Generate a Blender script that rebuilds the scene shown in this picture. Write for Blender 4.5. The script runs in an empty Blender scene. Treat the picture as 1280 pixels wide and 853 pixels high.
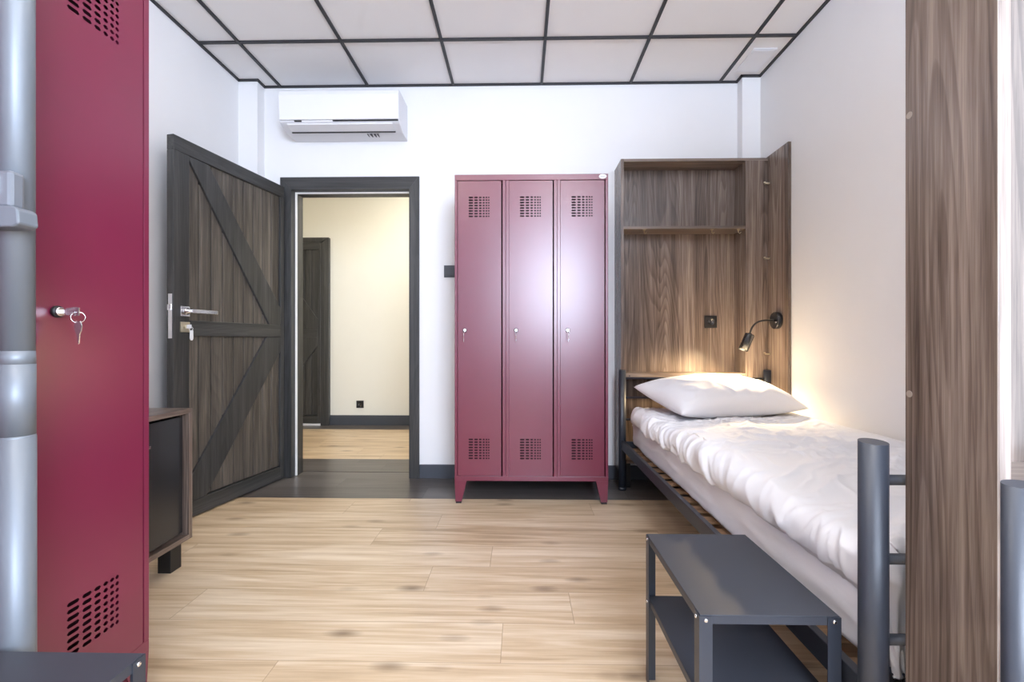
import bpy, bmesh, math, random
from mathutils import Vector, Matrix, noise
PI = math.pi
random.seed(7)
C = bpy.context.scene.collection

# ------------------------------------------------------------------ node helpers
def new_mat(name):
    m = bpy.data.materials.new(name); m.use_nodes = True
    nt = m.node_tree; b = nt.nodes['Principled BSDF']
    return m, nt, b
def N(nt, t, **kw):
    n = nt.nodes.new(t)
    for k, v in kw.items(): setattr(n, k, v)
    return n
def setin(n, key, v): n.inputs[key].default_value = v
def math_node(nt, op, a, b=None, c=None):
    n = N(nt, 'ShaderNodeMath', operation=op)
    for i, v in enumerate((a, b, c)):
        if v is None: continue
        if isinstance(v, (int, float)): n.inputs[i].default_value = v
        else: nt.links.new(v, n.inputs[i])
    return n.outputs[0]
def ramp(nt, fac, stops):
    r = N(nt, 'ShaderNodeValToRGB'); nt.links.new(fac, r.inputs[0])
    e = r.color_ramp.elements
    while len(e) < len(stops): e.new(0.5)
    for el, (p, col) in zip(e, stops):
        el.position = p; el.color = (*col, 1)
    return r.outputs[0]
def mix(nt, fac, a, b, blend='MIX'):
    n = N(nt, 'ShaderNodeMix', data_type='RGBA', blend_type=blend)
    for key, v in ((0, fac), (6, a), (7, b)):
        if isinstance(v, (int, float)): n.inputs[key].default_value = v
        elif isinstance(v, tuple): n.inputs[key].default_value = (*v, 1)
        else: nt.links.new(v, n.inputs[key])
    return n.outputs[2]
def obj_coord(nt, scale=(1, 1, 1), loc=(0, 0, 0)):
    tc = N(nt, 'ShaderNodeTexCoord'); mp = N(nt, 'ShaderNodeMapping')
    nt.links.new(tc.outputs['Object'], mp.inputs[0])
    mp.inputs['Scale'].default_value = scale; mp.inputs['Location'].default_value = loc
    return mp.outputs[0]
def noise_tex(nt, vec, scale=1, detail=3, rough=.5, dist=0.0):
    n = N(nt, 'ShaderNodeTexNoise'); nt.links.new(vec, n.inputs['Vector'])
    setin(n, 'Scale', scale); setin(n, 'Detail', detail); setin(n, 'Roughness', rough); setin(n, 'Distortion', dist)
    return n.outputs['Fac']
def bump(nt, b, h, strength=.2, dist=.01):
    n = N(nt, 'ShaderNodeBump'); setin(n, 'Strength', strength); setin(n, 'Distance', dist)
    nt.links.new(h, n.inputs['Height']); nt.links.new(n.outputs[0], b.inputs['Normal'])

def plain(name, col, rough=.5, metal=0.0, spec=.5, bumps=None, vary=0.0):
    m, nt, b = new_mat(name)
    setin(b, 'Roughness', rough); setin(b, 'Metallic', metal); setin(b, 'Specular IOR Level', spec)
    v = obj_coord(nt)
    n = noise_tex(nt, v, 6, 3)
    lo = tuple(c * (1 - vary) for c in col); hi = tuple(min(1, c * (1 + vary)) for c in col)
    nt.links.new(ramp(nt, n, [(0.3, lo), (0.7, hi)]), b.inputs['Base Color'])
    if bumps:
        sc, st = bumps
        bump(nt, b, noise_tex(nt, v, sc, 2), st, .002)
    return m

def wood(name, dark, mid, light, axis='Z', rough=.4, across=9, spec=.5, ring=26, contrast=.5, strip=None, coat=0.0):
    m, nt, b = new_mat(name)
    setin(b, 'Roughness', rough); setin(b, 'Specular IOR Level', spec)
    if coat: setin(b, 'Coat Weight', coat); setin(b, 'Coat Roughness', .12)
    k = {'X': 0, 'Y': 1, 'Z': 2}[axis]
    def sc(al, ac): s = [ac] * 3; s[k] = al; return tuple(s)
    vec = obj_coord(nt, sc(.34, across * .46))
    n1 = noise_tex(nt, vec, 1, 1.2, .45, .35)
    r = math_node(nt, 'FRACT', math_node(nt, 'MULTIPLY', n1, ring * 1.25))       # saw-tooth year rings: sharp late wood
    r = math_node(nt, 'MULTIPLY', math_node(nt, 'POWER', r, 2.5), math_node(nt, 'SUBTRACT', 1.0, math_node(nt, 'POWER', r, 12)))
    n2 = noise_tex(nt, obj_coord(nt, sc(.6, across * 1.9)), 1, 4, .6)
    n3 = noise_tex(nt, obj_coord(nt, sc(1.6, across * 6)), 1, 3, .6)
    fib = noise_tex(nt, obj_coord(nt, sc(5, 190)), 1, 3, .65)
    f = math_node(nt, 'MULTIPLY_ADD', r, -.42 * contrast, math_node(nt, 'MULTIPLY_ADD', n2, .80, .16))
    f = math_node(nt, 'ADD', f, math_node(nt, 'MULTIPLY_ADD', n3, .55, -.275))
    f = math_node(nt, 'ADD', f, math_node(nt, 'MULTIPLY_ADD', fib, .60, -.30))
    if strip:                        # glued strips with their own tone
        tc = N(nt, 'ShaderNodeTexCoord'); sx = N(nt, 'ShaderNodeSeparateXYZ'); nt.links.new(tc.outputs['Object'], sx.inputs[0])
        q = math_node(nt, 'ADD', sx.outputs[0], sx.outputs[1] if k == 2 else sx.outputs[2])
        q = math_node(nt, 'FLOOR', math_node(nt, 'DIVIDE', q, strip))
        wn = N(nt, 'ShaderNodeTexWhiteNoise', noise_dimensions='1D'); nt.links.new(q, wn.inputs['W'])
        f = math_node(nt, 'ADD', f, math_node(nt, 'MULTIPLY_ADD', wn.outputs[0], .20, -.10))
    col = ramp(nt, f, [(.25, dark), (.52, mid), (.8, light)])
    nt.links.new(col, b.inputs['Base Color'])
    bump(nt, b, fib, .12, .001)
    return m

def plank_floor(name, cols, seam, rough, width=.191, length=1.25, knots=True, yoff=.0, spec=.5, joints=None):
    m, nt, b = new_mat(name)
    setin(b, 'Roughness', rough); setin(b, 'Specular IOR Level', spec)
    tc = N(nt, 'ShaderNodeTexCoord'); s = N(nt, 'ShaderNodeSeparateXYZ'); nt.links.new(tc.outputs['Object'], s.inputs[0])
    X, Y = s.outputs[0], s.outputs[1]
    yy = math_node(nt, 'DIVIDE', math_node(nt, 'ADD', Y, yoff), width)
    row = math_node(nt, 'FLOOR', yy); fy = math_node(nt, 'FRACT', yy)
    w1 = N(nt, 'ShaderNodeTexWhiteNoise', noise_dimensions='1D'); nt.links.new(row, w1.inputs['W'])
    off = math_node(nt, 'MULTIPLY', w1.outputs[0], length)
    for rk, jx in (joints or {}).items():               # rows whose board joints are known
        hit = math_node(nt, 'COMPARE', row, rk, .1)
        off = math_node(nt, 'ADD', math_node(nt, 'MULTIPLY', off, math_node(nt, 'SUBTRACT', 1, hit)), math_node(nt, 'MULTIPLY', hit, 10 * length - jx))
    xx = math_node(nt, 'DIVIDE', math_node(nt, 'ADD', X, off), length)
    cx = math_node(nt, 'FLOOR', xx); fx = math_node(nt, 'FRACT', xx)
    pid = math_node(nt, 'ADD', math_node(nt, 'MULTIPLY', row, 17.3), math_node(nt, 'MULTIPLY', cx, 5.71))
    w2 = N(nt, 'ShaderNodeTexWhiteNoise', noise_dimensions='1D'); nt.links.new(pid, w2.inputs['W'])
    cb = N(nt, 'ShaderNodeCombineXYZ')
    nt.links.new(math_node(nt, 'MULTIPLY', X, 1.0), cb.inputs[0])
    nt.links.new(math_node(nt, 'MULTIPLY', Y, 15), cb.inputs[1])
    nt.links.new(math_node(nt, 'MULTIPLY', w2.outputs[0], 40), cb.inputs[2])
    n1 = noise_tex(nt, cb.outputs[0], .55, 3, .5, .4)
    ring = math_node(nt, 'MULTIPLY_ADD', math_node(nt, 'SINE', math_node(nt, 'MULTIPLY', n1, 42)), .5, .5)
    n2 = noise_tex(nt, cb.outputs[0], 1.2, 4, .6)
    cb2 = N(nt, 'ShaderNodeCombineXYZ')
    nt.links.new(math_node(nt, 'MULTIPLY', X, 5), cb2.inputs[0]); nt.links.new(math_node(nt, 'MULTIPLY', Y, 130), cb2.inputs[1])
    nt.links.new(pid, cb2.inputs[2])
    fib = noise_tex(nt, cb2.outputs[0], 1, 3, .6)
    f = math_node(nt, 'MULTIPLY_ADD', w2.outputs[0], .15 if knots else .3, math_node(nt, 'MULTIPLY', n2, .76))
    f = math_node(nt, 'ADD', f, math_node(nt, 'MULTIPLY', ring, .15))
    f = math_node(nt, 'ADD', f, math_node(nt, 'MULTIPLY_ADD', fib, .34, -.17))
    col = ramp(nt, f, [(.2, cols[0]), (.5, cols[1]), (.8, cols[2])])
    if knots:
        cb3 = N(nt, 'ShaderNodeCombineXYZ')
        nt.links.new(math_node(nt, 'MULTIPLY', X, 3.4), cb3.inputs[0]); nt.links.new(math_node(nt, 'MULTIPLY', Y, 8.5), cb3.inputs[1])
        vo = N(nt, 'ShaderNodeTexVoronoi'); nt.links.new(cb3.outputs[0], vo.inputs['Vector']); setin(vo, 'Scale', 1.0); setin(vo, 'Randomness', .9)
        dst = math_node(nt, 'ADD', vo.outputs['Distance'], math_node(nt, 'MULTIPLY_ADD', fib, .12, -.06))
        k = ramp(nt, dst, [(0.03, (1, 1, 1)), (.24, (0, 0, 0))])
        col = mix(nt, math_node(nt, 'MULTIPLY', k, .75), col, cols[3])
    ey = math_node(nt, 'MINIMUM', fy, math_node(nt, 'SUBTRACT', 1, fy))
    ex = math_node(nt, 'MULTIPLY', math_node(nt, 'MINIMUM', fx, math_node(nt, 'SUBTRACT', 1, fx)), length / width)
    e = math_node(nt, 'MINIMUM', ex, ey)
    sm = math_node(nt, 'LESS_THAN', e, .0075)
    col = mix(nt, math_node(nt, 'MULTIPLY', sm, .55), col, seam)
    nt.links.new(col, b.inputs['Base Color'])
    bump(nt, b, math_node(nt, 'MULTIPLY_ADD', sm, -1.0, math_node(nt, 'MULTIPLY', fib, .2)), .15, .001)
    return m

M = {}
M['wall'] = plain('white_paint', (.85, .842, .845), .55, bumps=(160, .08), vary=.006)
M['hallwall'] = plain('hall_paint', (.82, .80, .72), .6, bumps=(160, .08), vary=.006)
M['ceil'] = plain('ceiling_tile', (.84, .825, .825), .8, bumps=(300, .1), vary=.006)
M['grid'] = plain('black_grid', (.022, .022, .026), .5)
M['red'] = plain('wine_red_powder_coat', (.142, .007, .035), .31, spec=1.0, bumps=(700, .03), vary=.03)
M['redshade'] = plain('locker_inside_shade', (.03, .004, .01), .7)  # darkened red: the shade inside the lockers is put into the colour
M['gap'] = plain('shadow_gap', (.05, .008, .02), .6)
M['walnut'] = wood('walnut_board', (.072, .050, .039), (.165, .123, .100), (.315, .25, .21), 'Z', rough=.27, across=12, ring=26, contrast=.6, strip=.105, spec=.6)
M['walnuth'] = wood('walnut_board_level', (.072, .050, .039), (.165, .123, .100), (.315, .25, .21), 'X', rough=.3, across=11, ring=26, contrast=.6, spec=.6)
M['walnuty'] = wood('walnut_board_along', (.072, .050, .039), (.165, .123, .100), (.315, .25, .21), 'Y', rough=.3, across=11, ring=26, contrast=.6, spec=.6)
M['plank'] = wood('dark_stained_pine', (.030, .026, .022), (.085, .072, .060), (.17, .145, .12), 'Z', rough=.45, across=9, ring=18, contrast=.25)
M['frame'] = wood('charcoal_stained_frame', (.022, .022, .022), (.042, .042, .042), (.075, .074, .072), 'Z', rough=.42, across=10, ring=22, contrast=.4)
M['frameh'] = wood('charcoal_stained_rail', (.022, .022, .022), (.042, .042, .042), (.075, .074, .072), 'X', rough=.42, across=10, ring=22, contrast=.4)
M['oak'] = plank_floor('light_oak_planks', [(.33, .22, .12), (.56, .415, .265), (.73, .60, .44), (.15, .095, .055)], (.28, .19, .11), .34, yoff=-.005, length=1.38, joints={6: -.72, 7: -.06, 8: .18, 9: -.37, 10: -.13, 11: -.70, 12: -.43, 13: -.98})
M['darkfloor'] = plank_floor('dark_planks', [(.05, .043, .04), (.085, .073, .068), (.13, .115, .105), (.03, .025, .02)], (.02, .018, .018), .3, width=.2, knots=False, yoff=.065)
M['base'] = plain('baseboard_grey', (.06, .067, .082), .45)
M['steel'] = plain('anthracite_powder_coat', (.026, .031, .043), .40, spec=.6, bumps=(600, .06), vary=.04)
M['steeltop'] = plain('anthracite_sheet', (.040, .043, .053), .45, spec=.35, bumps=(600, .06), vary=.04)
M['pole'] = plain('silver_paint', (.17, .19, .215), .45, .35, bumps=(500, .03))
M['bracket'] = plain('grey_bracket_paint', (.17, .185, .21), .45, .3)
M['chrome'] = plain('chrome', (.78, .78, .80), .18, 1.0)
M['brass'] = plain('pale_brass', (.72, .66, .50), .3, 1.0)
M['black'] = plain('matt_black', (.012, .012, .013), .4)
M['blackgloss'] = plain('black_fridge', (.016, .017, .020), .27, spec=.6)
M['ac'] = plain('white_plastic', (.84, .84, .86), .3)
M['ac2'] = plain('white_plastic_under', (.76, .76, .79), .35)
M['whiteseal'] = plain('pale_seal', (.88, .86, .82), .5)
M['cap'] = plain('cover_cap', (.30, .25, .21), .5)
M['label'] = plain('white_label', (.85, .85, .88), .4)
M['ink'] = plain('ink', (.06, .06, .08), .6)
M['slat'] = wood('birch_slat', (.20, .11, .06), (.30, .18, .10), (.42, .27, .16), 'X', rough=.5)

def cloth(name, col):
    m, nt, b = new_mat(name)
    setin(b, 'Roughness', .85); setin(b, 'Specular IOR Level', .2); setin(b, 'Sheen Weight', .15)
    v = obj_coord(nt)
    nt.links.new(ramp(nt, noise_tex(nt, v, 4, 2), [(.3, tuple(c * .985 for c in col)), (.7, col)]), b.inputs['Base Color'])
    bump(nt, b, noise_tex(nt, v, 420, 2), .08, .001)
    return m
M['duvet'] = cloth('white_cotton', (.86, .86, .89))
M['pillow'] = cloth('white_pillow_cotton', (.86, .86, .90))
M['sheet'] = cloth('white_sheet', (.83, .83, .88))

def emit(name, col, strength):
    m, nt, b = new_mat(name)
    setin(b, 'Base Color', (*col, 1)); setin(b, 'Emission Color', (*col, 1)); setin(b, 'Emission Strength', strength)
    return m

# ------------------------------------------------------------------ mesh helpers
def box(bm, x0, x1, y0, y1, z0, z1, bev=0.0, seg=2):
    vs = [bm.verts.new((x, y, z)) for x in (x0, x1) for y in (y0, y1) for z in (z0, z1)]
    q = [(0, 1, 3, 2), (4, 6, 7, 5), (0, 4, 5, 1), (2, 3, 7, 6), (0, 2, 6, 4), (1, 5, 7, 3)]
    fs = [bm.faces.new([vs[i] for i in f]) for f in q]
    if bev:
        es = {e for f in fs for e in f.edges}
        bmesh.ops.bevel(bm, geom=list(es), offset=bev, segments=seg, affect='EDGES', profile=.5)
    return vs
def prism(bm, pts, axis, a0, a1, bev=0.0):
    """extrude a 2D outline along an axis ('x','y','z'); pts are the other two coordinates in order"""
    def mk(p, a):
        return {'x': (a, p[0], p[1]), 'y': (p[0], a, p[1]), 'z': (p[0], p[1], a)}[axis]
    A = [bm.verts.new(mk(p, a0)) for p in pts]; B = [bm.verts.new(mk(p, a1)) for p in pts]
    n = len(pts); fs = [bm.faces.new(A), bm.faces.new(B[::-1])]
    for i in range(n): fs.append(bm.faces.new((A[i], B[i], B[(i + 1) % n], A[(i + 1) % n])))
    if bev:
        es = {e for f in fs for e in f.edges}
        bmesh.ops.bevel(bm, geom=list(es), offset=bev, segments=2, affect='EDGES', profile=.5)
def tube(bm, path, r, seg=14, ry=None, cap=True, radii=None):
    path = [Vector(p) for p in path]; rings = []
    up = None
    for i, p in enumerate(path):
        if i == 0: t = path[1] - p
        elif i == len(path) - 1: t = p - path[i - 1]
        else: t = (path[i + 1] - path[i - 1])
        t.normalize()
        if up is None:
            ref = Vector((0, 1, 0)) if abs(t.y) < .9 else Vector((1, 0, 0))
            up = (ref - t * ref.dot(t)).normalized()
        else:
            up = (up - t * up.dot(t)).normalized()
        side = t.cross(up)
        rr = radii[i] if radii else r
        r2 = ry if ry else rr
        rings.append([bm.verts.new(p + side * math.cos(2 * PI * k / seg) * rr + up * math.sin(2 * PI * k / seg) * r2) for k in range(seg)])
    for a, b in zip(rings, rings[1:]):
        for k in range(seg):
            f = bm.faces.new((a[k], a[(k + 1) % seg], b[(k + 1) % seg], b[k])); f.smooth = True
    if cap:
        bm.faces.new(rings[0][::-1]); bm.faces.new(rings[-1])
def lathe(bm, prof, org, axis, seg=24):
    """prof: (radius, distance along axis)"""
    ax = Vector(axis).normalized(); ref = Vector((0, 0, 1)) if abs(ax.z) < .9 else Vector((1, 0, 0))
    u = (ref - ax * ref.dot(ax)).normalized(); v = ax.cross(u); org = Vector(org)
    rings = []
    for r, d in prof:
        rings.append([bm.verts.new(org + ax * d + (u * math.cos(2 * PI * k / seg) + v * math.sin(2 * PI * k / seg)) * max(r, 1e-5)) for k in range(seg)])
    for a, b in zip(rings, rings[1:]):
        for k in range(seg):
            f = bm.faces.new((a[k], a[(k + 1) % seg], b[(k + 1) % seg], b[k])); f.smooth = True
    bm.faces.new(rings[0][::-1]); bm.faces.new(rings[-1])
def torus(bm, c, R, r, nrm, seg=20, s2=8):
    n = Vector(nrm).normalized(); ref = Vector((0, 0, 1)) if abs(n.z) < .9 else Vector((1, 0, 0))
    u = (ref - n * ref.dot(n)).normalized(); v = n.cross(u); c = Vector(c); rings = []
    for i in range(seg):
        a = 2 * PI * i / seg; d = u * math.cos(a) + v * math.sin(a)
        rings.append([bm.verts.new(c + d * (R + r * math.cos(2 * PI * k / s2)) + n * r * math.sin(2 * PI * k / s2)) for k in range(s2)])
    for i in range(seg):
        a, b = rings[i], rings[(i + 1) % seg]
        for k in range(s2):
            f = bm.faces.new((a[k], a[(k + 1) % s2], b[(k + 1) % s2], b[k])); f.smooth = True

class NB:                     # context: nb = NB(); box(nb.bm,...)
    pass
def root_off(p):
    v = Vector((0, 0, 0))
    while p is not None:
        v += p.location; p = p.parent
    return v
def obj(name, bm, mat, parent=None, local=False, smooth=False):
    bmesh.ops.recalc_face_normals(bm, faces=bm.faces)
    if parent is None:
        xs = [v.co.x for v in bm.verts]; ys = [v.co.y for v in bm.verts]; zs = [v.co.z for v in bm.verts]
        o0 = Vector(((min(xs) + max(xs)) / 2, (min(ys) + max(ys)) / 2, min(zs)))
    else:
        o0 = Vector((0, 0, 0)) if local else root_off(parent)
    if not local or parent is None:
        for v in bm.verts: v.co -= o0
    me = bpy.data.meshes.new(name)
    if smooth:
        for f in bm.faces: f.smooth = True
    bm.to_mesh(me); bm.free()
    mats = mat if isinstance(mat, (list, tuple)) else [mat]
    for mm in mats: me.materials.append(mm)
    o = bpy.data.objects.new(name, me); C.objects.link(o)
    if parent is not None: o.parent = parent
    else: o.location = o0
    return o
def thing(name, loc, label=None, cat=None, group=None, rz=0.0):
    o = bpy.data.objects.new(name, None); C.objects.link(o)
    o.empty_display_size = .1; o.location = loc; o.rotation_euler = (0, 0, rz)
    if label: o['label'] = label
    if cat: o['category'] = cat
    if group: o['group'] = group
    return o
def tag(o, label, cat, group=None):
    o['label'] = label; o['category'] = cat
    if group: o['group'] = group
    return o
def structure(o): o['kind'] = 'structure'; return o
def bx(*a, **k):
    bm = bmesh.new(); box(bm, *a, **k); return bm
def copy_tree(o, parent=None):
    c = o.copy(); C.objects.link(c)
    if parent is not None: c.parent = parent
    for ch in list(o.children): copy_tree(ch, c)
    return c

# ------------------------------------------------------------------ room
XL, XR, YB, YR, H = -1.92, 1.602, 3.15, -1.80, 2.72
DX0, DX1, DZ = -1.592, -.772, 2.0            # doorway
WT = .13
# floors (one object each for room and hall; dark border boards are a second material)
def floor_mesh(rects):
    bm = bmesh.new()
    for x0, x1, y0, y1, mi in rects:
        vs = box(bm, x0, x1, y0, y1, -.05, 0.0)
        for f in bm.faces[:] if False else {f for v in vs for f in v.link_faces}: f.material_index = mi
    return bm
def floor_obj(name, rects):
    bm = floor_mesh(rects)
    me = bpy.data.meshes.new(name); bmesh.ops.recalc_face_normals(bm, faces=bm.faces); bm.to_mesh(me); bm.free()
    me.materials.append(M['oak']); me.materials.append(M['darkfloor'])
    o = bpy.data.objects.new(name, me); C.objects.link(o); return structure(o)
floor_obj('floor', [(XL, XR, YR, 2.735, 0), (XL, XR, 2.735, YB, 1), (DX0, DX1, YB, YB + WT, 1)])
floor_obj('floor', [(-3.6, .6, YB + WT + .012, 3.646, 1), (-3.6, .6, 3.646, 4.866, 0), (-3.6, .6, 4.866, 5.12, 1)])
structure(obj('trim_9', bx(DX0, DX1, YB + WT, YB + WT + .012, -.05, -.004), M['black']))

bm = bmesh.new()
box(bm, XL - .1, DX0 - .02, YB, YB + WT, 0, H + .1)
box(bm, DX1 + .02, XR + .1, YB, YB + WT, 0, H + .1)
box(bm, DX0 - .02, DX1 + .02, YB, YB + WT, DZ + .02, H + .1)
structure(obj('wall_far', bm, M['wall']))
structure(obj('wall_left', bx(XL - .12, XL, YR, YB, 0, H), M['wall']))
# right wall, opened for a side window added for glare on the near niche
wy0, wy1, wz0, wz1 = -.75, .40, .45, 2.15
bm = bmesh.new()
box(bm, XR, XR + .12, wy1, YB, 0, H); box(bm, XR, XR + .12, YR, wy0, 0, H)
box(bm, XR, XR + .12, wy0, wy1, 0, wz0); box(bm, XR, XR + .12, wy0, wy1, wz1, H)
structure(obj('wall_right', bm, M['wall']))
# wall behind the camera, opened for an unseen window added for the locker reflections
vx0, vx1, vz0, vz1 = .10, 1.50, 1.05, 2.55
bm = bmesh.new()
box(bm, XL, vx0, YR - .12, YR, 0, H); box(bm, vx1, XR, YR - .12, YR, 0, H)
box(bm, vx0, vx1, YR - .12, YR, 0, vz0); box(bm, vx0, vx1, YR - .12, YR, vz1, H)
structure(obj('wall_near', bm, M['wall']))
def window(name, along, a0, a1, z0, z1, fixed, thick):
    bm = bmesh.new(); t = .045
    def b(p0, p1, q0, q1):
        if along == 'x': box(bm, p0, p1, fixed, fixed + thick, q0, q1)
        else: box(bm, fixed, fixed + thick, p0, p1, q0, q1)
    b(a0, a0 + t, z0, z1); b(a1 - t, a1, z0, z1); b(a0 + t, a1 - t, z0, z0 + t); b(a0 + t, a1 - t, z1 - t, z1)
    mid = (a0 + a1) / 2
    if along == 'x': b(mid - .03, mid + .03, z0 + t, z1 - t)
    structure(obj(name, bm, M['ac']))
window('added_window_1', 'x', vx0, vx1, vz0, vz1, YR - .06, .04)  # frame of the added rear window, out of view
window('added_window_2', 'y', wy0, wy1, wz0, wz1, XR + .02, .04)  # frame of the added side window, out of view
# pilasters in the far corners
structure(obj('trim_1', bx(XL, -1.79, 3.065, YB, 0, H), M['wall']))
structure(obj('trim_2', bx(1.481, XR, 3.08, YB, 0, H), M['wall']))
# ceiling tiles + black grid
structure(obj('ceiling', bx(XL, XR, YR, YB, H + .006, H + .06), M['ceil']))
bm = bmesh.new(); gw = .0088
xs = [-.47 - .6 * 2 + .605 * i for i in range(0, 6)]
xs = [-1.672, -1.062, -.468, .143, .752, 1.36]
for x in xs: box(bm, x - gw, x + gw, YR, YB, H - .004, H + .008)
y = 2.67
while y > YR:
    box(bm, XL, XR, y - gw, y + gw, H - .0045, H + .007); y -= .6
for r in [(XL, XL + .014, YR, 3.065), (XL, -1.79, 3.051, 3.065), (-1.79, -1.776, 3.051, YB), (-1.79, 1.481, YB - .014, YB),
          (1.467, 1.481, 3.066, YB), (1.467, XR, 3.066, 3.08), (XR - .014, XR, YR, 3.08), (XL, XR, YR, YR + .014)]:
    box(bm, r[0], r[1], r[2], r[3], H - .006, H + .0065)
structure(obj('trim_3', bm, M['grid']))
bm = bmesh.new()
box(bm, 1.41, 1.555, 2.79, 3.03, H - .001, H + .008, .002)
box(bm, 1.42, 1.545, 2.80, 3.02, H - .004, H - .001, .001)
structure(obj('trim_4', bm, M['ac2']))
# baseboards
bm = bmesh.new()
box(bm, -.70, 1.481, YB - .014, YB, 0, .095, .002)
structure(obj('baseboard_far', bm, M['base']))
structure(obj('baseboard_left', bx(XL, XL + .014, YR, 3.065, 0, .095, bev=.002), M['base']))
structure(obj('baseboard_right', bx(XR - .014, XR, YR, 3.08, 0, .095, bev=.002), M['base']))
# hall shell
HB = 5.12
hdx0, hdx1, hdz = -2.98, -2.154, 2.112
structure(obj('wall_hall_far', bx(-3.6, .6, HB, HB + .1, 0, 2.9), M['hallwall']))
structure(obj('wall_hall_left', bx(-3.7, -3.6, YB + WT, HB, 0, 2.9), M['hallwall']))
structure(obj('wall_hall_right', bx(.6, .7, YB + WT, HB, 0, 2.9), M['hallwall']))
bm = bx(-3.6, XL - .1, YB + .02, YB + WT, 0, 2.9)
structure(obj('wall_hall_near', bm, M['hallwall']))
structure(obj('ceiling_hall', bx(-3.6, .6, YB + WT, HB, 2.82, 2.9), M['ceil']))
structure(obj('baseboard_hall', bx(hdx1, .6, HB - .014, HB, 0, .112, bev=.002), M['base']))

# ------------------------------------------------------------------ doorway casing, jamb, seal
bm = bmesh.new()
cw0, cw1, ct = -1.672, -.702, 2.088
yf = YB - .016
prism(bm, [(cw0, 0), (DX0, 0), (DX0, DZ), (cw0, ct)], 'y', yf, YB, .002)
prism(bm, [(DX1, 0), (cw1, 0), (cw1, ct), (DX1, DZ)], 'y', yf, YB, .002)
structure(obj('trim_5', bm, M['frame']))
bm = bmesh.new()
prism(bm, [(cw0, ct), (DX0, DZ), (DX1, DZ), (cw1, ct)], 'y', yf, YB, .002)
structure(obj('trim_6', bm, M['frameh']))
bm = bmesh.new()
box(bm, DX0 - .02, DX0, YB, YB + WT, 0, DZ + .02); box(bm, DX1, DX1 + .02, YB, YB + WT, 0, DZ + .02)
box(bm, DX0, DX1, YB, YB + WT, DZ, DZ + .02)
box(bm, DX0, DX0 + .016, YB + .045, YB + WT - .01, 0, DZ, .001)
box(bm, DX1 - .010, DX1, YB + .045, YB + WT - .01, 0, DZ, .001)
box(bm, DX0, DX1, YB + .045, YB + WT - .01, DZ - .014, DZ, .001)
structure(obj('trim_7', bm, M['frame']))
bm = bmesh.new()
box(bm, DX0 + .0005, DX0 + .014, YB + .034, YB + .045, 0.001, DZ - .001, .002)
box(bm, DX1 - .009, DX1 - .0005, YB + .034, YB + .045, 0.001, DZ - .001, .002)
box(bm, DX0 + .014, DX1 - .009, YB + .034, YB + .045, DZ - .013, DZ - .001, .002)
structure(obj('trim_8', bm, M['whiteseal']))

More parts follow.
